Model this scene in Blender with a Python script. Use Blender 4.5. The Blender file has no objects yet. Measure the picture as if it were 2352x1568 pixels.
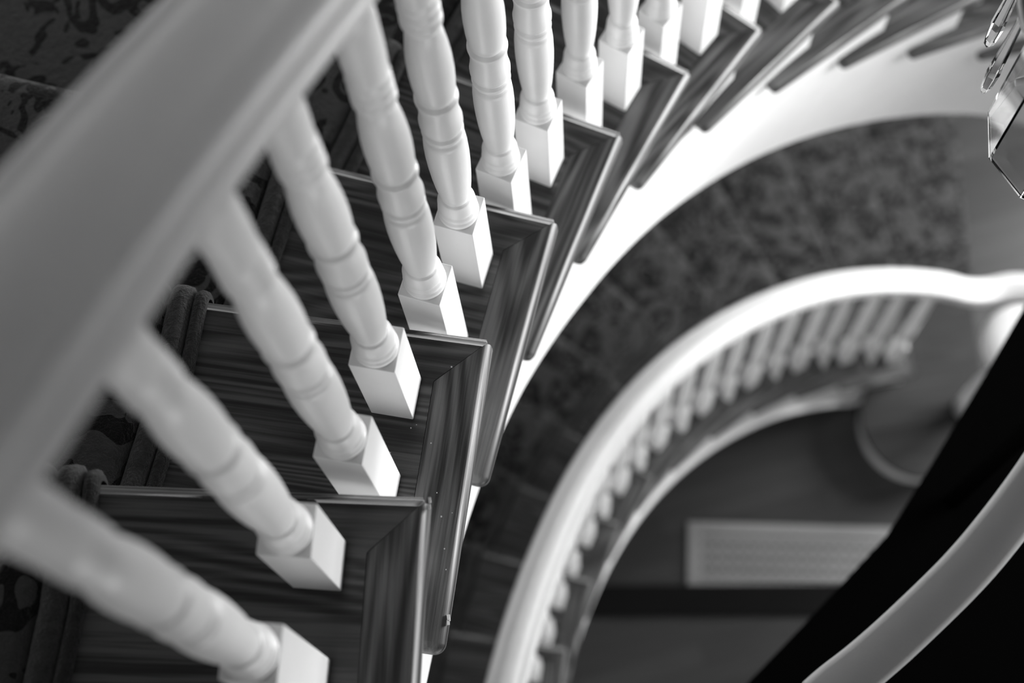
import bpy, bmesh, math, random
from mathutils import Vector, Matrix

random.seed(7)
C = bpy.context.scene.collection
sc = bpy.context.scene
Z0 = 6.73                     # eye height above the lowest floor

# ------------------------------------------------------------------ camera
cam_d = bpy.data.cameras.new('camera')
cam_d.sensor_width = 36.0
cam_d.lens = 4006.8 / 2352 * 36
cam_d.clip_start = 0.05
cam_d.clip_end = 100
cam_d.dof.use_dof = True
cam_d.dof.focus_distance = 1.86
cam_d.dof.aperture_fstop = 3.3
cam_d.dof.aperture_blades = 0
cam = bpy.data.objects.new('camera', cam_d)
C.objects.link(cam)
R = Matrix(((0.9902, 0.1399, 0.0), (-0.1342, 0.9499, -0.2821), (-0.0395, 0.2793, 0.9594)))
cam.matrix_world = Matrix.Translation((0, 0, Z0)) @ R.to_4x4()
sc.camera = cam

# ------------------------------------------------------------------ world, lights, exposure
w = bpy.data.worlds.new('world')
sc.world = w
w.use_nodes = True
w.node_tree.nodes['Background'].inputs[0].default_value = (1, 1, 1, 1)
w.node_tree.nodes['Background'].inputs[1].default_value = 0.07


def area(name, loc, target, size, size_y, power):
    d = bpy.data.lights.new(name, 'AREA')
    d.shape = 'RECTANGLE'
    d.size, d.size_y, d.energy = size, size_y, power
    o = bpy.data.objects.new(name, d)
    C.objects.link(o)
    o.location = loc
    o.rotation_euler = (Vector(target) - Vector(loc)).to_track_quat('-Z', 'Y').to_euler()
    return o


area('window_light_upper', (4.4, 1.7, 4.32), (0.3, 1.0, 4.3), 2.4, 1.05, 430)
area('window_light_hall', (3.9, 2.2, 2.2), (1.0, 1.3, 1.2), 1.8, 1.9, 205)
area('fill_light_landing', (1.0, -3.0, 3.0), (0.3, 0.9, 3.6), 2.5, 2.5, 68)  # added fill for the uphill faces, no window known on this side

sc.view_settings.view_transform = 'Standard'
sc.view_settings.look = 'None'
sc.view_settings.exposure = 0.0
sc.view_settings.gamma = 1.0
sc.view_settings.use_curve_mapping = False


# ------------------------------------------------------------------ materials
def new_mat(name):
    m = bpy.data.materials.new(name)
    m.use_nodes = True
    nt = m.node_tree
    return m, nt, nt.nodes['Principled BSDF']


def ramp(nt, fac, stops):
    r = nt.nodes.new('ShaderNodeValToRGB')
    e = r.color_ramp.elements
    e[0].position, e[0].color = stops[0][0], (stops[0][1],) * 3 + (1,)
    e[1].position, e[1].color = stops[-1][0], (stops[-1][1],) * 3 + (1,)
    for p, v in stops[1:-1]:
        n = e.new(p)
        n.color = (v, v, v, 1)
    nt.links.new(fac, r.inputs[0])
    return r.outputs[0]


def coords(nt, scale, rot=(0, 0, 0), rnd=0.0):
    tc = nt.nodes.new('ShaderNodeTexCoord')
    mp = nt.nodes.new('ShaderNodeMapping')
    mp.inputs['Scale'].default_value = scale
    mp.inputs['Rotation'].default_value = rot
    nt.links.new(tc.outputs['Object'], mp.inputs['Vector'])
    if rnd:
        oi = nt.nodes.new('ShaderNodeObjectInfo')
        mu = nt.nodes.new('ShaderNodeMath')
        mu.operation = 'MULTIPLY'
        mu.inputs[1].default_value = rnd
        nt.links.new(oi.outputs['Random'], mu.inputs[0])
        cb = nt.nodes.new('ShaderNodeCombineXYZ')
        for k in range(3):
            nt.links.new(mu.outputs[0], cb.inputs[k])
        ad = nt.nodes.new('ShaderNodeVectorMath')
        ad.operation = 'ADD'
        nt.links.new(mp.outputs[0], ad.inputs[0])
        nt.links.new(cb.outputs[0], ad.inputs[1])
        return ad.outputs[0]
    return mp.outputs[0]


def noise(nt, vec, scale, detail=4, rough=0.55, dist=0.0):
    n = nt.nodes.new('ShaderNodeTexNoise')
    n.inputs['Scale'].default_value = scale
    n.inputs['Detail'].default_value = detail
    n.inputs['Roughness'].default_value = rough
    n.inputs['Distortion'].default_value = dist
    nt.links.new(vec, n.inputs['Vector'])
    return n.outputs['Fac']


def mathn(nt, op, a, b):
    m = nt.nodes.new('ShaderNodeMath')
    m.operation = op
    for k, v in enumerate((a, b)):
        if isinstance(v, (int, float)):
            m.inputs[k].default_value = v
        else:
            nt.links.new(v, m.inputs[k])
    return m.outputs[0]


def bump(nt, bsdf, h, strength, dist):
    b = nt.nodes.new('ShaderNodeBump')
    b.inputs['Strength'].default_value = strength
    b.inputs['Distance'].default_value = dist
    nt.links.new(h, b.inputs['Height'])
    nt.links.new(b.outputs[0], bsdf.inputs['Normal'])


def paint(name, v, rough=0.38):
    m, nt, b = new_mat(name)
    vec = coords(nt, (1, 1, 1), rnd=13)
    n = noise(nt, vec, 14, 3)
    nt.links.new(ramp(nt, n, [(0.3, v * 0.95), (0.7, v)]), b.inputs['Base Color'])
    b.inputs['Roughness'].default_value = rough
    b.inputs['Coat Weight'].default_value = 0.15
    b.inputs['Coat Roughness'].default_value = 0.25
    v2 = coords(nt, (60, 60, 9), rnd=5)
    bump(nt, b, noise(nt, v2, 5, 3, 0.6), 0.12, 0.001)
    return m


def oak(name, along, dark=0.009, mid=0.040, light=0.095):
    """open-grained stained oak; along = 'x' or 'y' is the grain direction"""
    m, nt, b = new_mat(name)
    s = (0.8, 42, 42) if along == 'x' else (42, 0.8, 42)
    f = (6, 210, 210) if along == 'x' else (210, 6, 210)
    big = noise(nt, coords(nt, s, rnd=31), 2.2, 5, 0.65, 0.4)
    lowv = coords(nt, (0.55, 6.5, 6.5) if along == 'x' else (6.5, 0.55, 6.5), rnd=17)
    low_n = noise(nt, lowv, 1.3, 1.5, 0.4, 0.3)
    ring = mathn(nt, 'SINE', mathn(nt, 'MULTIPLY', low_n, 150.0), 0)
    ring = mathn(nt, 'MULTIPLY_ADD', ring, 0.5)
    ring.node.inputs[2].default_value = 0.5
    fine = noise(nt, coords(nt, f, rnd=11), 1.0, 3, 0.65)
    a = mathn(nt, 'MULTIPLY', ring, 0.20)
    a = mathn(nt, 'ADD', a, mathn(nt, 'MULTIPLY', big, 0.55))
    a = mathn(nt, 'ADD', a, mathn(nt, 'MULTIPLY', fine, 0.48))
    nt.links.new(ramp(nt, a, [(0.47, dark), (0.60, mid), (0.75, light)]), b.inputs['Base Color'])
    b.inputs['Roughness'].default_value = 0.47
    b.inputs['Specular IOR Level'].default_value = 0.5
    b.inputs['Coat Weight'].default_value = 0.08
    b.inputs['Coat Roughness'].default_value = 0.22
    bump(nt, b, fine, 0.35, 0.0012)
    return m


def carpet(name, lo, hi, motif=True):
    m, nt, b = new_mat(name)
    vec = coords(nt, (1, 1, 1))
    pile = noise(nt, vec, 420, 3, 0.7)
    tuft = noise(nt, vec, 95, 2, 0.6)
    if motif:
        # scrolls and leaf clusters: noise-warped cells
        wn = nt.nodes.new('ShaderNodeTexNoise')
        wn.inputs['Scale'].default_value = 9
        wn.inputs['Detail'].default_value = 2
        nt.links.new(vec, wn.inputs['Vector'])
        mx = nt.nodes.new('ShaderNodeVectorMath')
        mx.operation = 'MULTIPLY_ADD'
        nt.links.new(wn.outputs['Color'], mx.inputs[0])
        mx.inputs[1].default_value = (0.11, 0.11, 0.11)
        nt.links.new(vec, mx.inputs[2])
        v1 = nt.nodes.new('ShaderNodeTexVoronoi')
        v1.inputs['Scale'].default_value = 13
        nt.links.new(mx.outputs[0], v1.inputs['Vector'])
        ring = mathn(nt, 'ABSOLUTE', mathn(nt, 'SUBTRACT', v1.outputs['Distance'], 0.46), 0)
        ringm = mathn(nt, 'LESS_THAN', ring, 0.07)
        blob = mathn(nt, 'LESS_THAN', v1.outputs['Distance'], 0.27)
        n2 = mathn(nt, 'GREATER_THAN', noise(nt, vec, 17, 2, 0.5, 1.2), 0.57)
        mo = mathn(nt, 'MAXIMUM', mathn(nt, 'MAXIMUM', ringm, blob), n2)
        val = mathn(nt, 'SUBTRACT', 1.0, mo)
        val = mathn(nt, 'ADD', mathn(nt, 'MULTIPLY', val, 0.66), mathn(nt, 'MULTIPLY', tuft, 0.30))
        val = mathn(nt, 'ADD', val, mathn(nt, 'MULTIPLY', pile, 0.16))
        col = ramp(nt, val, [(0.18, lo), (0.55, lo * 0.5 + hi * 0.3), (0.95, hi)])
    else:
        val = mathn(nt, 'ADD', mathn(nt, 'MULTIPLY', tuft, 0.5), mathn(nt, 'MULTIPLY', pile, 0.5))
        col = ramp(nt, val, [(0.3, lo), (0.7, hi)])
    nt.links.new(col, b.inputs['Base Color'])
    b.inputs['Roughness'].default_value = 1.0
    b.inputs['Specular IOR Level'].default_value = 0.1
    b.inputs['Sheen Weight'].default_value = 0.25
    b.inputs['Sheen Roughness'].default_value = 0.5
    h = mathn(nt, 'ADD', mathn(nt, 'MULTIPLY', pile, 0.7), tuft)
    bump(nt, b, h, 0.9, 0.006)
    return m


def plain(name, v, rough=0.6, spec=0.5, metal=0.0):
    m, nt, b = new_mat(name)
    n = noise(nt, coords(nt, (1, 1, 1)), 9, 3)
    nt.links.new(ramp(nt, n, [(0.3, v * 0.93), (0.7, v)]), b.inputs['Base Color'])
    b.inputs['Roughness'].default_value = rough
    b.inputs['Specular IOR Level'].default_value = spec
    b.inputs['Metallic'].default_value = metal
    return m


M_white = paint('white_gloss_paint', 0.86)
M_rail = paint('white_rail_paint', 0.78, 0.5)
M_oakx = oak('stained_oak_along_tread', 'x')
M_oaky = oak('stained_oak_return', 'y', 0.013, 0.068, 0.15)
M_oakdark = oak('dark_stained_oak', 'x', 0.004, 0.012, 0.025)
M_oakdark.node_tree.nodes['Principled BSDF'].inputs['Roughness'].default_value = 0.65
M_field = carpet('dark_floral_carpet', 0.003, 0.085)
M_border = carpet('carpet_border', 0.030, 0.085, False)
M_bind = carpet('carpet_binding', 0.018, 0.055, False)
M_wall = plain('wall_paint', 0.55, 0.8)
M_ceil = plain('ceiling_paint', 0.42, 0.9)
M_black = plain('plain_black_landing', 0.0022, 1.0, 0.0)
M_greyrail = paint('light_grey_paint', 0.42, 0.45)
M_steel = plain('painted_vent_metal', 0.27, 0.45)
M_slot = plain('vent_slot_dark', 0.05, 0.7)
M_brass = plain('chandelier_metal', 0.35, 0.25, 0.5, 1.0)
M_strip = plain('plain_black_strip', 0.008, 0.9, 0.1)
M_dust = plain('paint_fleck', 0.7, 0.9)

# wooden floor
M_floor, nt, b = new_mat('oak_floorboards')
bk = nt.nodes.new('ShaderNodeTexBrick')
bk.inputs['Scale'].default_value = 1.0
bk.inputs['Brick Width'].default_value = 1.3
bk.inputs['Row Height'].default_value = 0.085
bk.inputs['Mortar Size'].default_value = 0.0015
bk.inputs['Color1'].default_value = (0.045, 0.045, 0.045, 1)
bk.inputs['Color2'].default_value = (0.068, 0.068, 0.068, 1)
bk.inputs['Mortar'].default_value = (0.03, 0.03, 0.03, 1)
nt.links.new(coords(nt, (1, 1, 1), (0, 0, -0.16)), bk.inputs['Vector'])
gr = noise(nt, coords(nt, (2, 40, 1), (0, 0, -0.16)), 2.0, 4)
mxc = nt.nodes.new('ShaderNodeMixRGB')
mxc.blend_type = 'MULTIPLY'
mxc.inputs[0].default_value = 0.6
nt.links.new(bk.outputs['Color'], mxc.inputs[1])
nt.links.new(ramp(nt, gr, [(0.3, 0.6), (0.7, 1.0)]), mxc.inputs[2])
nt.links.new(mxc.outputs[0], b.inputs['Base Color'])
b.inputs['Roughness'].default_value = 0.32

# cut glass
M_glass, nt, b = new_mat('cut_crystal_glass')
b.inputs['Base Color'].default_value = (0.93, 0.93, 0.93, 1)
b.inputs['Transmission Weight'].default_value = 1.0
b.inputs['Roughness'].default_value = 0.03
b.inputs['IOR'].default_value = 1.33


# ------------------------------------------------------------------ helpers
def link(name, bm, mat, parent=None, smooth=False, bev=None, seg=3, weighted=False):
    me = bpy.data.meshes.new(name)
    bmesh.ops.recalc_face_normals(bm, faces=bm.faces)
    bm.to_mesh(me)
    bm.free()
    me.materials.append(mat)
    o = bpy.data.objects.new(name, me)
    C.objects.link(o)
    if parent is not None:
        o.parent = parent
    if smooth:
        for p in me.polygons:
            p.use_smooth = True
    if bev:
        md = o.modifiers.new('bevel', 'BEVEL')
        md.width = bev
        md.segments = seg
        md.limit_method = 'WEIGHT' if weighted else 'ANGLE'
        md.angle_limit = math.radians(40)
        for p in me.polygons:
            p.use_smooth = True
        if weighted:
            wa = me.attributes.get('bevel_weight_edge')
            for k, e in enumerate(me.edges):
                e.use_edge_sharp = wa.data[k].value < 0.5
        md.harden_normals = True
    return o


def weight_edges(bm, test):
    lay = bm.edges.layers.float.new('bevel_weight_edge')
    for e in bm.edges:
        if test(e.verts[0].co, e.verts[1].co):
            e[lay] = 1.0


def tag(o, label=None, cat=None, group=None, kind=None):
    if label: o['label'] = label
    if cat: o['category'] = cat
    if group: o['group'] = group
    if kind: o['kind'] = kind
    return o


def thing(name, label, cat, loc, rz=0.0, group=None):
    e = bpy.data.objects.new(name, None)
    e.empty_display_size = 0.05
    C.objects.link(e)
    e.location = loc
    e.rotation_euler = (0, 0, rz)
    return tag(e, label, cat, group)


def dup(root, loc, rz, label, group=None):
    r = root.copy()
    C.objects.link(r)
    r.location = loc
    r.rotation_euler = (0, 0, rz)
    r['label'] = label
    if group: r['group'] = group
    for ch in list(root.children):
        c = ch.copy()
        C.objects.link(c)
        c.parent = r
    return r


def prism(pts, z0, z1):
    bm = bmesh.new()
    lo = [bm.verts.new((x, y, z0)) for x, y in pts]
    hi = [bm.verts.new((x, y, z1)) for x, y in pts]
    bm.faces.new(lo)
    bm.faces.new(hi)
    n = len(pts)
    for k in range(n):
        bm.faces.new((lo[k], lo[(k + 1) % n], hi[(k + 1) % n], hi[k]))
    return bm


def box(bm, x0, x1, y0, y1, z0, z1):
    v = [bm.verts.new((x, y, z)) for z in (z0, z1) for y in (y0, y1) for x in (x0, x1)]
    for f in ((0, 1, 3, 2), (4, 5, 7, 6), (0, 1, 5, 4), (2, 3, 7, 6), (0, 2, 6, 4), (1, 3, 7, 5)):
        bm.faces.new([v[k] for k in f])


def lathe(prof, n=40, bm=None, cx=0, cy=0):
    bm = bm or bmesh.new()
    rings = []
    for z, r in prof:
        rings.append([bm.verts.new((cx + r * math.cos(2 * math.pi * k / n), cy + r * math.sin(2 * math.pi * k / n), z)) for k in range(n)])
    for a, c in zip(rings[:-1], rings[1:]):
        for k in range(n):
            bm.faces.new((a[k], a[(k + 1) % n], c[(k + 1) % n], c[k]))
    bm.faces.new(rings[0])
    bm.faces.new(rings[-1])
    return bm


def crom(P, u):
    """Catmull-Rom through equally spaced control points P (index space)"""
    n = len(P)
    i = max(0, min(n - 2, int(math.floor(u))))
    t = u - i
    def g(k):
        if k < 0: return P[0] * (1 - k) + P[1] * k if False else P[0] + (P[0] - P[1]) * (-k)
        if k >= n: return P[-1] + (P[-1] - P[-2]) * (k - n + 1)
        return P[k]
    p0, p1, p2, p3 = g(i - 1), g(i), g(i + 1), g(i + 2)
    return 0.5 * ((2 * p1) + (-p0 + p2) * t + (2 * p0 - 5 * p1 + 4 * p2 - p3) * t * t + (-p0 + 3 * p1 - 3 * p2 + p3) * t ** 3)


def sweep(path, profile, closed=True, cap=True):
    """profile = (lateral, up); lateral is to the right of travel"""
    bm = bmesh.new()
    rings = []
    n = len(path)
    for k, p in enumerate(path):
        d = path[min(k + 1, n - 1)] - path[max(k - 1, 0)]
        h = Vector((d.x, d.y, 0)).normalized()
        lat = Vector((-h.y, h.x, 0)) * -1.0
        rings.append([bm.verts.new(p + lat * a + Vector((0, 0, c))) for a, c in profile])
    m = len(profile)
    for a, c in zip(rings[:-1], rings[1:]):
        for k in range(m if closed else m - 1):
            bm.faces.new((a[k], a[(k + 1) % m], c[(k + 1) % m], c[k]))
    if cap:
        bm.faces.new(rings[0])
        bm.faces.new(rings[-1])
    return bm


# ------------------------------------------------------------------ the two flights
S = 0.19                       # rise
H = 1.6243                     # eye above the nearest tread
# corner of each tread (x, y, heading) measured going down the upper flight, tread 1 nearest
UP = [(-0.0968, 0.3382, -0.1817), (-0.0193, 0.5402, -0.283), (0.079, 0.7358, -0.3943), (0.1914, 0.9151, -0.5153),
      (0.3232, 1.0761, -0.6461), (0.4756, 1.2183, -0.7849), (0.6524, 1.339, -0.9288), (0.8428, 1.433, -1.0755),
      (1.0396, 1.4992, -1.224), (1.239, 1.5344, -1.3734), (1.4415, 1.5412, -1.5243)]


def extrap(fr, n, fwd=True):
    fr = [Vector(f) for f in fr]
    for _ in range(n):
        a, b2 = (fr[-2], fr[-1]) if fwd else (fr[1], fr[0])
        d = b2 - a
        c, s = math.cos(d.z), math.sin(d.z)
        q = Vector((b2.x + c * d.x - s * d.y, b2.y + s * d.x + c * d.y, b2.z + d.z))
        if fwd: fr.append(q)
        else: fr.insert(0, q)
    return fr


UPX = extrap(extrap(UP, 2), 2, False)          # indices -1 .. 13
NUM = ['nearest', 'second nearest', 'third nearest', 'fourth nearest', 'fifth nearest', 'sixth nearest', 'seventh nearest',
       'eighth nearest', 'ninth nearest', 'tenth nearest', 'eleventh nearest', 'twelfth nearest', 'thirteenth nearest']
ORD = ['first', 'second', 'third', 'fourth', 'fifth', 'sixth', 'seventh', 'eighth', 'ninth', 'tenth', 'eleventh', 'twelfth', 'thirteenth', 'fourteenth',
       'fifteenth', 'sixteenth', 'seventeenth', 'eighteenth', 'nineteenth', 'twentieth', 'twenty-first', 'twenty-second', 'twenty-third', 'twenty-fourth', 'twenty-fifth', 'twenty-sixth']


class Flight:
    def __init__(self, frames, first, ztop):
        self.f, self.first, self.ztop = frames, first, ztop   # ztop = height of tread index 1
    def fr(self, i): return self.f[i - self.first]
    def z(self, u): return self.ztop - S * (u - 1)
    def P(self, i, x, y, dz=0.0):
        f = self.fr(i)
        c, s = math.cos(f.z), math.sin(f.z)
        return Vector((f.x + c * x - s * y, f.y + s * x + c * y, self.z(i) + dz))
    def local(self, i, x, y):
        """smooth plan curve through local point (x,y) of every frame, u real"""
        pass
    def curve(self, x, y, u):
        pts = [self.P(k, x, y, 0) for k in range(self.first, self.first + len(self.f))]
        p = crom(pts, u - self.first)
        return p


up = Flight(UPX, -1, Z0 - H)
D = 2.8263
LOW = []
for k in range(0, 13):
    f = UPX[k + 1]
    c, s = math.cos(0.0039), math.sin(0.0039)
    dx, dy = f.x - 1.4427, f.y + 0.02
    LOW.append(Vector((1.4427 + 0.995 * (c * dx - s * dy) + 0.0506 + 0.0, -0.02 + 0.995 * (s * dx + c * dy) - 0.0213, f.z + 0.0039)))
low = Flight(LOW, 0, Z0 - H - D)

W_STAIR = 1.32
TH = 0.027
RET = 0.057


def make_tread(fl, i, label, back=0.344, name='stair_tread', x_end=-W_STAIR):
    f = fl.fr(i)
    t = thing(name, label, 'stair tread', (f.x, f.y, fl.z(i)), f.z, 'oak treads of the upper flight' if fl is up else 'oak treads of the lower flight')
    b_ = prism([(x_end, 0), (-0.0002, 0), (-RET - 0.0002, -RET), (-RET, -0.262), (x_end, -0.262)], -TH, 0)
    weight_edges(b_, lambda a, c: abs(a.y) < 1e-4 and abs(c.y) < 1e-4)
    link('tread_board', b_, M_oakx, t, bev=0.0122, seg=6, weighted=True)
    r_ = prism([(0, -0.0002), (0.0, -back), (-RET + 0.0006, -back), (-RET + 0.0004, -RET - 0.0004)], -TH, 0)
    weight_edges(r_, lambda a, c: (abs(a.x) < 1e-4 and abs(c.x) < 1e-4) or (abs(a.y + back) < 1e-4 and abs(c.y + back) < 1e-4))
    link('return_nosing', r_, M_oaky, t, bev=0.0122, seg=6, weighted=True)
    ri = bmesh.new()
    box(ri, x_end, -0.045, -0.036, -0.022, -S, -TH)
    link('riser', ri, M_white, t)
    co = bmesh.new()
    box(co, -0.036, -0.016, -0.262, -0.02, -TH - 0.016, -TH)
    link('cove_moulding', co, M_white, t, bev=0.006, seg=3)
    return t


for i in range(1, 13):
    foc = {1: 'bold grain', 2: 'sharp mitred corner', 3: 'sharp mitred corner'}.get(i, 'softly blurred edges' if i > 4 else 'mitred corner')
    make_tread(up, i, '%s stained oak tread of the upper flight, %s' % (NUM[i - 1], foc))
for i in range(0, 12):
    make_tread(low, i, 'oak tread end of the lower flight, %s step above the hall floor' % ORD[12 - i], back=0.30)

# starting step: rounded (bullnose) end around the newel
f12 = low.fr(12)
t = thing('starting_step', 'lowest step with rounded bullnose end around the newel foot', 'stair tread', (0, 0, 0))
pts = []
a0, a1 = Vector((1.795, 1.892)), Vector((1.862, 2.513))
dv = (a1 - a0).normalized()
cc = Vector((1.525, 1.40))
rr = 0.245
inw = Vector((-dv.y, dv.x))
pts = [(a1 + dv * 0.15)]
pts.append(a0 + dv * 0.25)
for k in range(25):
    th = math.radians(8 - k * 9.5)
    pts.append(cc + rr * Vector((math.cos(th), math.sin(th))))
pts.append(pts[-1] + Vector((-0.02, 0.25)))
pts.append(a1 + dv * 0.15 + Vector((-0.62, 0.06)))
zt = low.z(12)
link('tread_board', prism([(p.x, p.y) for p in pts], zt - TH, zt), M_oakdark, t, bev=0.0065)
ctr = Vector((sum(p.x for p in pts) / len(pts), sum(p.y for p in pts) / len(pts)))
link('riser', prism([(p.x + (ctr.x - p.x) * 0.07, p.y + (ctr.y - p.y) * 0.07) for p in pts], 0, zt - TH), M_white, t)


# --- stringers with soffits
def stringer(fl, u0, u1, off, name, label, x=-0.036):
    bm = bmesh.new()
    prev = None
    us = []
    u = u0
    while u < u1 + 1e-6:
        us.append(u)
        u += 0.125
    cols = []
    for u in us:
        p = fl.curve(x, -0.13, u)
        q = fl.curve(x - 0.03, -0.13, u)
        cols.append((u, p, q))
    # sawtooth top: column u (at local y=-.13) lies under tread round(u)
    def top(i): return fl.z(i) - TH - 0.0005
    for (ua, pa, qa), (ub, pb, qb) in zip(cols[:-1], cols[1:]):
        i = int(math.floor((ua + ub) / 2 + 0.5))
        zt_ = top(i)
        za, zb = fl.z(ua) + off(ua), fl.z(ub) + off(ub)
        vs = []
        for p, q, z in ((pa, qa, za), (pb, qb, zb)):
            vs.append([bm.verts.new((p.x, p.y, z)), bm.verts.new((p.x, p.y, zt_)), bm.verts.new((q.x, q.y, zt_)), bm.verts.new((q.x, q.y, z))])
        A, B_ = vs
        for k in range(4):
            bm.faces.new((A[k], A[(k + 1) % 4], B_[(k + 1) % 4], B_[k]))
        bm.faces.new(A)
        bm.faces.new(B_)
    bmesh.ops.remove_doubles(bm, verts=bm.verts, dist=0.0004)
    st = link(name, bm, M_white)
    for p in st.data.polygons:
        p.use_smooth = False
    tag(st, label, 'stringer')
    # soffit under the flight
    sb = bmesh.new()
    ra = []
    for u in us:
        p = fl.curve(x - 0.02, -0.13, u)
        q = fl.curve(-W_STAIR, -0.13, u)
        z = fl.z(u) + off(u) + 0.012
        ra.append([sb.verts.new((p.x, p.y, z)), sb.verts.new((q.x, q.y, z)), sb.verts.new((q.x, q.y, z + 0.015)), sb.verts.new((p.x, p.y, z + 0.015))])
    for A, B_ in zip(ra[:-1], ra[1:]):
        for k in range(4):
            sb.faces.new((A[k], A[(k + 1) % 4], B_[(k + 1) % 4], B_[k]))
    link('plaster_soffit', sb, M_wall, st, smooth=True)
    return st


TAB = [(-1, -.48), (1, -.47), (1.8, -.44), (2.4, -.42), (3.1, -.445), (3.8, -.50), (4.3, -.53), (5.0, -.548), (6.2, -.572), (7.7, -.572), (8.7, -.568), (9.3, -.556), (10.3, -.525), (13, -.50)]


def offu(u):
    for (a, va), (c, vc) in zip(TAB[:-1], TAB[1:]):
        if u <= c: return va + (vc - va) * max(0, (u - a) / (c - a))
    return TAB[-1][1]


stringer(up, 0.5, 12.5, offu, 'stair_stringer', 'broad curved white stringer below the upper oak treads')
st = stringer(low, -0.5, 11.5, lambda u: max(-.42, -(low.z(u) - 0.03)), 'stair_stringer', 'thin curved white stringer edging the lower flight above the hall floor')
# base moulding line on the lower stringer
path = [low.curve(-0.028, -0.13, u / 8) for u in range(-4, 11 * 8)]
for p_, u in zip(path, range(-4, 11 * 8)):
    p_.z = low.z(u / 8) + max(-.42, -(low.z(u / 8) - 0.03)) + 0.0
link('edge_moulding', sweep(path, [(-.004, 0), (-.004, .035), (.012, .03), (.016, .015), (.012, 0)]), M_white, st, smooth=True)


# --- carpet runners
def runner(fl, i0, i1, label, last_floor=False):
    """profile rows run from the inner edge to the wall side"""
    bands = {
        'pattern_field': ([(-0.362, 0.0), (-0.366, 0.010), (-0.374, 0.0155), (-0.42, 0.016), (-0.60, 0.016), (-0.85, 0.016), (-1.05, 0.016), (-1.20, 0.016), (-1.23, 0.0)], M_field),
        'border_band': ([(-0.3335, 0.0), (-0.3345, 0.008), (-0.338, 0.0130), (-0.346, 0.0145), (-0.354, 0.0135), (-0.359, 0.008), (-0.361, 0.0)], M_border),
        'edge_binding': ([(-0.3170, 0.0), (-0.3175, 0.005), (-0.3205, 0.0095), (-0.3250, 0.0110), (-0.3295, 0.0095), (-0.3325, 0.005), (-0.333, 0.0)], M_bind),
    }
    root = thing('carpet_runner', label, 'carpet', (0, 0, 0))
    for nm, (xs, mat) in bands.items():
        bm = bmesh.new()
        rows = []
        for i in range(i0, i1 + 1):
            # path in the yz plane of tread i; (y, z, ny, nz) offset along normal
            path = []
            for y in (-0.215, -0.17, -0.12, -0.07, -0.03, -0.008):
                path.append((y, 0.0, 0, 1))
            path += [(0.0, -0.001, 0.38, 0.92), (0.003, -0.005, 0.75, 0.66), (0.004, -0.012, 1, 0), (0.003, -0.020, 0.8, -0.6), (-0.002, -0.028, 0.5, -0.86), (-0.014, -0.034, 0.7, -0.7), (-0.020, -0.05, 1, 0), (-0.021, -0.09, 1, 0), (-0.021, -0.14, 1, 0), (-0.021, -S + 0.012, 1, 0.15)]
            if i == i1 and not last_floor:
                pass
            for (y, z, ny, nz) in path:
                row = []
                for x, h in xs:
                    # the back edge of a tread follows the riser of the tread above
                    wob = 0.0012 * math.sin(57 * y + 9 * i + 40 * x)
                    hh = h + (wob if h > 0.006 else 0)
                    if z == 0.0:
                        top = fl.P(i, x, y, hh)
                        if y == -0.215 and i > fl.first:
                            # meet the riser above
                            q = fl.P(i - 1, x, -0.021 + h, 0)
                            top = Vector((q.x, q.y, fl.z(i) + hh))
                        elif y == -0.17 and i > fl.first:
                            q = fl.P(i - 1, x, -0.021 + h, 0)
                            r0 = fl.P(i, x, -0.12, 0)
                            top = Vector(((q.x + r0.x) / 2, (q.y + r0.y) / 2, fl.z(i) + hh))
                        row.append(bm.verts.new(top))
                    else:
                        row.append(bm.verts.new(fl.P(i, x, y + ny * hh, z + nz * hh)))
                rows.append(row)
        for a, c in zip(rows[:-1], rows[1:]):
            for k in range(len(xs) - 1):
                bm.faces.new((a[k], a[k + 1], c[k + 1], c[k]))
        link(nm, bm, mat, root, smooth=True)
    return root


runner(up, 1, 12, 'dark floral carpet runner with ribbed border wrapped over the upper treads')
runner(low, 0, 11, 'blurred floral carpet runner covering the lower flight seen through the well')

# carpet over the lowest step
bm = bmesh.new()
e0, e1 = a0 + dv * -0.02, a1 + dv * 0.12
rowsL = []
back = Vector((-0.42, 0.03))
prof = [(-0.44, 0.016 + zt), (-0.25, 0.016 + zt), (-0.02, 0.016 + zt), (0.004, 0.012 + zt), (0.016, 0.004 + zt), (0.018, -0.012 + zt), (0.006, -0.03 + zt), (0.002, -0.1 + zt), (0.002, 0.003)]
out = Vector((dv.y, -dv.x))
rows = []
for s_ in range(9):
    e = e0.lerp(e1, s_ / 8)
    rows.append([bm.verts.new((e.x + out.x * a, e.y + out.y * a, z)) for a, z in prof])
for a, c in zip(rows[:-1], rows[1:]):
    for k in range(len(prof) - 1):
        bm.faces.new((a[k], a[k + 1], c[k + 1], c[k]))
cp = link('step_carpet', bm, M_field, None, smooth=True)
tag(cp, 'floral carpet piece wrapped over the lowest step beside the pale hall floor', 'carpet')

# --- balusters
BW = 0.0466


def block_mesh(h):
    bm = bmesh.new()
    q = BW / 2
    box(bm, -q, q, -q, q, 0, h)
    return bm


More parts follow.
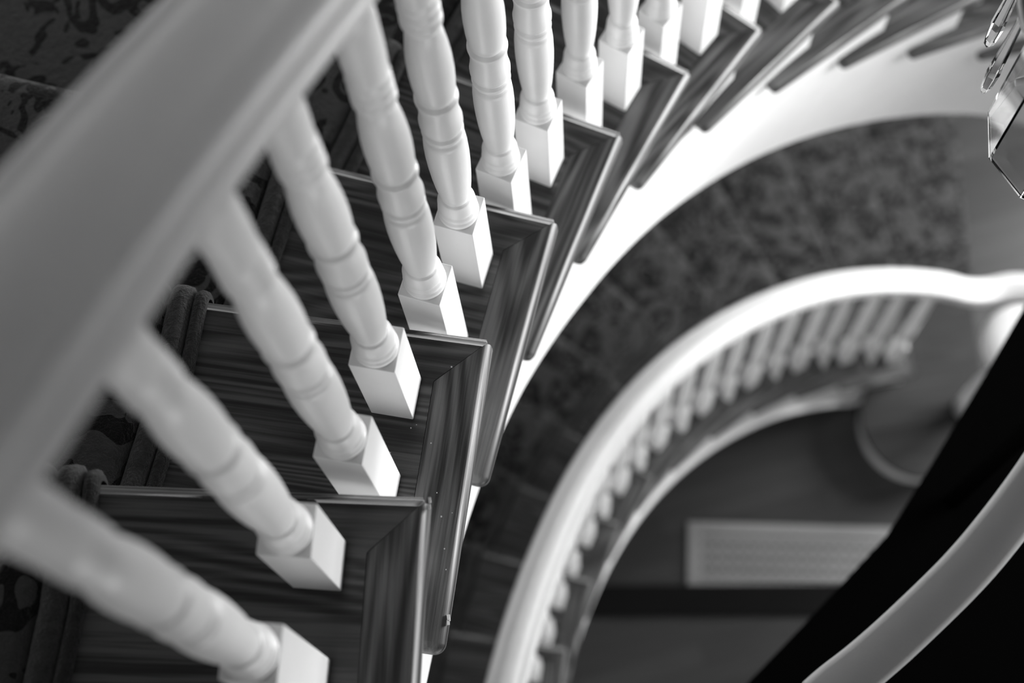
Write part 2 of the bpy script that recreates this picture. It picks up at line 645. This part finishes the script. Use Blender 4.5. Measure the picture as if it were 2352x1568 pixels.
def shaft_mesh(h, L):
    P_ = [(-0.001, .0216), (.002, .0226), (.006, .0230), (.009, .0222), (.0105, .0198), (.0125, .0198), (.014, .0216), (.018, .0222), (.022, .0216), (.0235, .0196), (.0255, .0196), (.027, .0208),
          (.031, .0213), (.036, .0211), (.042, .0200), (.048, .0184), (.0515, .0172), (.0525, .0142), (.0550, .0142), (.0565, .0165), (.070, .0180), (.09, .0196), (.115, .0211), (.145, .0222), (.170, .0226), (.195, .0223), (.212, .0214),
          (.221, .0203), (.2225, .0176), (.2265, .0176), (.228, .0203), (.233, .0213), (.238, .0206), (.2395, .0174), (.2440, .0174), (.2455, .0203), (.251, .0217), (.258, .0218), (.267, .0205), (.280, .0195), (.292, .0196), (.302, .0206), (.308, .0214),
          (.312, .0210), (.3135, .0172), (.3180, .0172), (.3195, .0192), (.332, .0203), (.345, .0210), (.365, .0215), (.39, .0212), (.415, .0198), (.437, .0178), (.452, .0162), (.4565, .0140),
          (.460, .0140), (.462, .0174), (.468, .0190), (.475, .0190), (.4775, .0166), (.4815, .0166), (.484, .0186), (.492, .0189), (.4945, .0165), (.498, .0165), (.501, .0184), (.509, .0185), (.512, .0164),
          (.5155, .0164), (.520, .0177), (.54, .0183), (.56, .0185), (.60, .0182)]
    P_ = [(z, r) for z, r in P_ if z < L - 0.02] + [(L, 0.0170)]
    return lathe([(h + z, r) for z, r in P_], 48)


HF, HR = 0.191, 0.2632
RB_F, RB_R = 0.845, 0.940       # underside of the rail above the tread
AX = {'f': (-0.0657, -0.1024), 'r': (-0.0727, -0.2104)}
for k_ in AX:
    cb, sb_ = math.cos(-0.0273), math.sin(-0.0273)
    x, y = -BW / 2, BW / 2
    AX[k_] = (AX[k_][0] + cb * x - sb_ * y, AX[k_][1] + sb_ * x + cb * y)
JIT = {(1, 'f'): (-.0121, .0084), (1, 'r'): (-.0119, .0066), (2, 'f'): (-.0058, .0005), (2, 'r'): (-.0032, .0001), (3, 'f'): (-.0028, -.008), (3, 'r'): (.0023, -.008),
       (4, 'f'): (.0007, -.0084), (4, 'r'): (.0039, -.0055), (5, 'f'): (.007, -.0038), (5, 'r'): (.0026, .0051), (6, 'f'): (.0081, .001), (6, 'r'): (.0065, .0018), (7, 'f'): (.0049, .0103)}


def jit(i, k):
    return JIT.get((i, k), (-.014, .008) if i < 1 else (.006, .003))


protos = {}


def baluster(fl, i, k, label, group):
    j = jit(i, k) if fl is up else (0, 0)
    p = fl.P(i, AX[k][0] + j[0], AX[k][1] + j[1])
    rz = fl.fr(i).z - 0.0273
    if k not in protos:
        t = thing('baluster', label, 'baluster', p, rz, group)
        h = HF if k == 'f' else HR
        L = (RB_F if k == 'f' else RB_R) + 0.006 - h
        link('base_block', block_mesh(h), M_white, t, bev=0.0012, seg=2)
        link('turned_shaft', shaft_mesh(h, L), M_white, t, smooth=True)
        protos[k] = t
        return t
    return dup(protos[k], p, rz, label, group)


for i in range(1, 13):
    for k in 'fr':
        lab = 'white turned baluster at the %s of the %s oak tread' % ('front' if k == 'f' else 'back', NUM[i - 1])
        baluster(up, i, k, lab, 'balusters of the upper flight')
nb = 0
for i in range(11, -1, -1):
    for k in 'fr':
        baluster(low, i, k, 'out-of-focus white baluster under the lower handrail, %s up from the newel' % ORD[nb], 'balusters of the lower flight')
        nb += 1

# --- handrails
PR = [(0, .073), (.009, .0722), (.016, .0695), (.021, .0655), (.0245, .0625), (.028, .0622), (.033, .0620), (.038, .0585), (.0412, .052), (.0405, .045), (.036, .039), (.0310, .034), (.0295, .028),
      (.0335, .0235), (.038, .0205), (.0405, .015), (.0405, .004), (.038, 0.0)]
PROF = [(a * 1.12 + .004, c) for a, c in PR + [(-a, c) for a, c in PR[:0:-1]]]


def sm_jit(u, fl):
    if fl is not up: return (0, 0)
    t_ = max(0, min(1, (u - 1) / 5))
    side = {-1: -.032, 0: -.020, 1: .001, 2: .005, 3: .001}.get(u, 0.0)
    return (-.012 + .018 * t_ + side, .003)


def rail_path(fl, u0, u1, n=8):
    ctrl = []
    ids = []
    for i in range(fl.first, fl.first + len(fl.f)):
        jx, jy = sm_jit(i, fl)
        ax, ay = (AX['f'][0] + AX['r'][0]) / 2, (AX['f'][1])
        ctrl.append(fl.P(i, ax + jx, ay + jy, RB_F))
    out_ = []
    u = u0
    while u <= u1 + 1e-6:
        out_.append(crom(ctrl, u - fl.first))
        u += 1.0 / n
    return out_


hr_ = link('handrail', sweep(rail_path(up, -1, 12.9), PROF), M_rail, smooth=True)
tag(hr_, 'wide moulded white handrail crossing the upper left corner, closest and most blurred', 'handrail')

pth = rail_path(low, -0.4, 11.4)
# volute: easing level and curling round the newel cap
last = pth[-1]
cen = Vector((1.685, 1.405, 0))
zr = low.z(12) + 0.86
d0 = (pth[-1] - pth[-2]).normalized()
r0 = 0.205
th0 = math.radians(98)
st_ = cen + Vector((r0 * math.cos(th0), r0 * math.sin(th0), 0))
for k in range(1, 9):
    t_ = k / 9
    tan1 = Vector((math.sin(th0), -math.cos(th0), 0))
    L_ = (st_ - Vector((last.x, last.y, 0))).length
    h00, h10, h01, h11 = 2 * t_**3 - 3 * t_**2 + 1, t_**3 - 2 * t_**2 + t_, -2 * t_**3 + 3 * t_**2, t_**3 - t_**2
    p = h00 * Vector((last.x, last.y, 0)) + h10 * L_ * Vector((d0.x, d0.y, 0)).normalized() + h01 * st_ + h11 * L_ * tan1
    zz = last.z + (zr - last.z) * (1 - (1 - t_) ** 2)
    pth.append(Vector((p.x, p.y, zz)))
for k in range(0, 22):
    a = th0 - math.radians(9 * k)
    r_ = r0 - 0.0011 * k
    pth.append(Vector((cen.x + r_ * math.cos(a), cen.y + r_ * math.sin(a), zr)))
hr2 = link('handrail', sweep(pth, [(a * 0.90, c) for a, c in PROF]), M_rail, smooth=True)
tag(hr2, 'curved white handrail of the lower flight sweeping round the stairwell to its volute', 'handrail')

nw = thing('newel_post', 'white newel post with broad round cap inside the volute of the lower handrail', 'newel post', (cen.x, cen.y, low.z(12)))
link('newel_shaft', lathe([(0, .05), (.2, .05), (.21, .04), (.24, .048), (.3, .05), (.5, .036), (.7, .03), (.78, .034), (.80, .04), (.86, .04)], 36), M_white, nw, smooth=True)
link('newel_cap', lathe([(.86, .05), (.862, .125), (.87, .134), (.885, .137), (.905, .134), (.918, .12), (.924, .07), (.926, .01)], 48), M_white, nw, smooth=True)

# ------------------------------------------------------------------ setting
bm = bmesh.new()
box(bm, -3.2, 7, -3.5, 7, -0.05, 0)
tag(link('floor', bm, M_floor), kind='structure')
bm = bmesh.new()
box(bm, -3.2, 7, -3.5, 7, Z0 + 1.2, Z0 + 1.25)
tag(link('ceiling', bm, M_ceil), kind='structure')
# curved outer wall
bm = bmesh.new()
rows = []
for u in range(-8, 14 * 4):
    q = up.curve(-W_STAIR - 0.03, -0.13, u / 4) if u / 4 >= -1 else up.curve(-W_STAIR - 0.03, -0.13, -1) + (up.curve(-W_STAIR - 0.03, -0.13, -1) - up.curve(-W_STAIR - 0.03, -0.13, 0)) * (-1 - u / 4)
    q2 = q + (q - Vector((1.44, -0.02, q.z))).normalized() * 0.08
    rows.append([bm.verts.new((v.x, v.y, z)) for v, z in ((q, 0), (q, Z0 + 1.2), (q2, Z0 + 1.2), (q2, 0))])
for a, c in zip(rows[:-1], rows[1:]):
    for k in range(4):
        bm.faces.new((a[k], a[(k + 1) % 4], c[(k + 1) % 4], c[k]))
bm.faces.new(rows[0]); bm.faces.new(rows[-1])
tag(link('wall_left', bm, M_wall, smooth=False), kind='structure')

# plain black landing slab built across the well, with its pale handrail
Bz = Z0 - 3.02
edge = [(1.30, 1.22), (1.10, 1.03), (0.999, 0.917), (0.924, 0.822), (0.821, 0.699), (0.696, 0.555), (0.603, 0.452), (0.458, 0.339), (0.317, 0.233), (0.18, 0.119), (0.079, -0.01), (0.008, -0.14), (-0.02, -0.5)]
pts = edge + [(-0.02, -1.0), (4.6, -1.0), (4.6, 3.4), (2.6, 3.4), (2.35, 1.22)]  # unseen far part extended to block light between the two window lamps
o = link('landing_slab_screen', prism(pts, Bz - 0.04, Bz), M_black)
tag(o, kind='structure')
g = [(0.300, 0.128), (0.324, 0.143), (0.364, 0.165), (0.418, 0.199), (0.497, 0.254), (0.556, 0.303), (0.618, 0.362), (0.675, 0.425), (0.72, 0.49), (0.76, 0.57)]
gp = [Vector((x, y, Z0 - 2.13)) for x, y in g]
ctrl = gp
gp2 = [crom(ctrl, k / 6) for k in range(0, (len(ctrl) - 1) * 6 + 1)]
gr_ = thing('landing_handrail', 'pale grey rounded rail crossing the black landing at lower right', 'handrail', (0, 0, 0))
link('rail_bar', sweep(gp2, [(.022, .030), (.027, .027), (.030, .021), (.030, .006), (.027, 0), (-.027, 0), (-.030, .006), (-.030, .021), (-.027, .027), (-.022, .030)]), M_greyrail, gr_, smooth=False, bev=0.003, seg=2)
bm = lathe([(Bz, .014), (Z0 - 2.131, .014)], 20, None, 0.72, 0.49)
link('rail_post', bm, M_black, gr_, smooth=True)
bm = lathe([(Bz, .014), (Z0 - 2.131, .014)], 20, None, 0.34, 0.152)
link('rail_post', bm, M_black, gr_, smooth=True)

# unseen slab added to shade the upper handrail from the window lights
o = link('unseen_shade_slab', prism([(2.0, -1.2), (6.5, -1.2), (6.5, 4.5), (2.9, 4.5), (2.6, 1.8), (2.0, 1.2)], 4.93, 5.13), M_ceil)
tag(o, kind='structure')

# vent register in the hall floor
v = thing('floor_vent', 'long pale metal vent register with slotted rows in the hall floor', 'vent', (0.95, 0.965, 0), -0.172)
bm = bmesh.new()
for a in ((-.40, .40, .078, .125), (-.40, .40, -.125, -.10), (-.40, -.345, -.10, .078), (.345, .40, -.10, .078)):
    box(bm, a[0], a[1], a[2], a[3], 0.0, 0.014)
link('vent_frame', bm, M_steel, v, bev=0.003, seg=2)
bm = bmesh.new()
box(bm, -.345, .345, -.10, .078, 0.0, 0.003)
link('vent_back', bm, M_slot, v)
bm = bmesh.new()
for r_ in range(4):
    y = -.10 + .178 * (r_ + .5) / 4
    box(bm, -.345, .345, y - .015, y + .015, 0.005, 0.011)
link('vent_louvres', bm, M_steel, v, bev=0.002, seg=2)
bm = bmesh.new()
for c_ in range(17):
    x = -.345 + .69 * (c_ + .5) / 17
    box(bm, x - .004, x + .004, -.10, .078, 0.003, 0.0085)
link('vent_bars', bm, M_steel, v)

m = bmesh.new()  # plain dark strip added for a dark band across the hall floor
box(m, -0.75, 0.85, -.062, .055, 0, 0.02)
mt = link('dark_floor_strip', m, M_strip, bev=0.006)
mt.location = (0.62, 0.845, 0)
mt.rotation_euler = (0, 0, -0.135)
tag(mt, 'narrow black strip on the hall floor below the vent register', 'mat')

# ------------------------------------------------------------------ chandelier (only its lowest crystals reach into the picture)
ch = thing('chandelier', 'crystal chandelier hanging into the well at the right edge', 'chandelier', (0.66, 0.70, Z0 - 1.75))


def crystal(x, y, z0, L, r, name='crystal_prism', n=6, rot=0.0, taper=0.55):
    bm = bmesh.new()
    rows = []
    for z, q in ((0, .15), (.012, .75), (L * .25, 1.0), (L * .85, taper), (L, .35)):
        rows.append([bm.verts.new((x + q * r * math.cos(rot + 2 * math.pi * k / n), y + q * r * math.sin(rot + 2 * math.pi * k / n), z0 + z)) for k in range(n)])
    for a, c in zip(rows[:-1], rows[1:]):
        for k in range(n):
            bm.faces.new((a[k], a[(k + 1) % n], c[(k + 1) % n], c[k]))
    bm.faces.new(rows[0]); bm.faces.new(rows[-1])
    return link(name, bm, M_glass, ch)


crystal(-0.120, 0.017, 0.0, 0.20, 0.0075, rot=0.3)
crystal(-0.104, 0.070, 0.0, 0.20, 0.0085, rot=0.1)
for (x, y) in ((-0.05, 0.115), (0.02, 0.125), (0.09, 0.09), (0.12, 0.02), (0.10, -0.06)):
    crystal(x, y, 0.0, 0.2, 0.008, rot=x * 9)
# faceted glass bowl
bm = bmesh.new()
n = 10
rows = []
for z, r_ in ((0.20, .086), (0.016, .086), (0.002, .080), (0.0, .060)):
    rows.append([bm.verts.new((-0.049 + r_ * math.cos(2 * math.pi * (k + .2) / n), -0.053 + r_ * math.sin(2 * math.pi * (k + .2) / n), z)) for k in range(n)])
for a, c in zip(rows[:-1], rows[1:]):
    for k in range(n):
        bm.faces.new((a[k], a[(k + 1) % n], c[(k + 1) % n], c[k]))
bm.faces.new(rows[-1])
bw = link('glass_bowl', bm, M_glass, ch)
sd = bw.modifiers.new('solid', 'SOLIDIFY')
sd.thickness = 0.006
sd.offset = -1
bm = bmesh.new()
n = 48
rows = []
for z, r_ in ((0.2, .118), (0.2, .132), (0.21, .132), (0.21, .118)):
    rows.append([bm.verts.new((r_ * math.cos(2 * math.pi * k / n), r_ * math.sin(2 * math.pi * k / n), z)) for k in range(n)])
for a in range(4):
    A, B_ = rows[a], rows[(a + 1) % 4]
    for k in range(n):
        bm.faces.new((A[k], A[(k + 1) % n], B_[(k + 1) % n], B_[k]))
link('crystal_ring', bm, M_brass, ch, smooth=True)
bm = lathe([(0.19, .012), (0.21, .03), (0.25, .02), (0.5, .012), (2.9, .008)], 20)
for k in range(3):
    a = math.radians(120 * k + 20)
    c, s = math.cos(a), math.sin(a)
    vs = [(-.004 * s, .004 * c), (.004 * s, -.004 * c), (.004 * s + .12 * c, -.004 * c + .12 * s), (-.004 * s + .12 * c, .004 * c + .12 * s)]
    lo_ = [bm.verts.new((x, y, .202)) for x, y in vs]
    hi_ = [bm.verts.new((x, y, .210)) for x, y in vs]
    bm.faces.new(lo_); bm.faces.new(hi_)
    for q in range(4):
        bm.faces.new((lo_[q], lo_[(q + 1) % 4], hi_[(q + 1) % 4], hi_[q]))
link('stem', bm, M_brass, ch)

# ------------------------------------------------------------------ paint flecks and dust on the second tread
bm = bmesh.new()
random.seed(3)
for k in range(26):
    x, y = -random.uniform(0.01, 0.11), -random.uniform(0.03, 0.3)
    s_ = random.uniform(.0004, .0009)
    p = up.P(2, x, y)
    box(bm, p.x - s_, p.x + s_, p.y - s_, p.y + s_, p.z - .0001, p.z + s_)
for (i, x, y, s_) in ((1, -.0008, -.004, .0012), (1, -.0005, -.010, .001), (2, -.001, -.305, .0016), (2, -.0006, -.31, .0012)):
    p = up.P(i, x, y)
    box(bm, p.x - s_, p.x + s_, p.y - s_ * 2, p.y + s_ * 2, p.z - .004, p.z - .0005)
tag(link('dust_flecks', bm, M_dust), 'white paint flecks scattered on the second nearest oak tread', 'dust', kind='stuff')
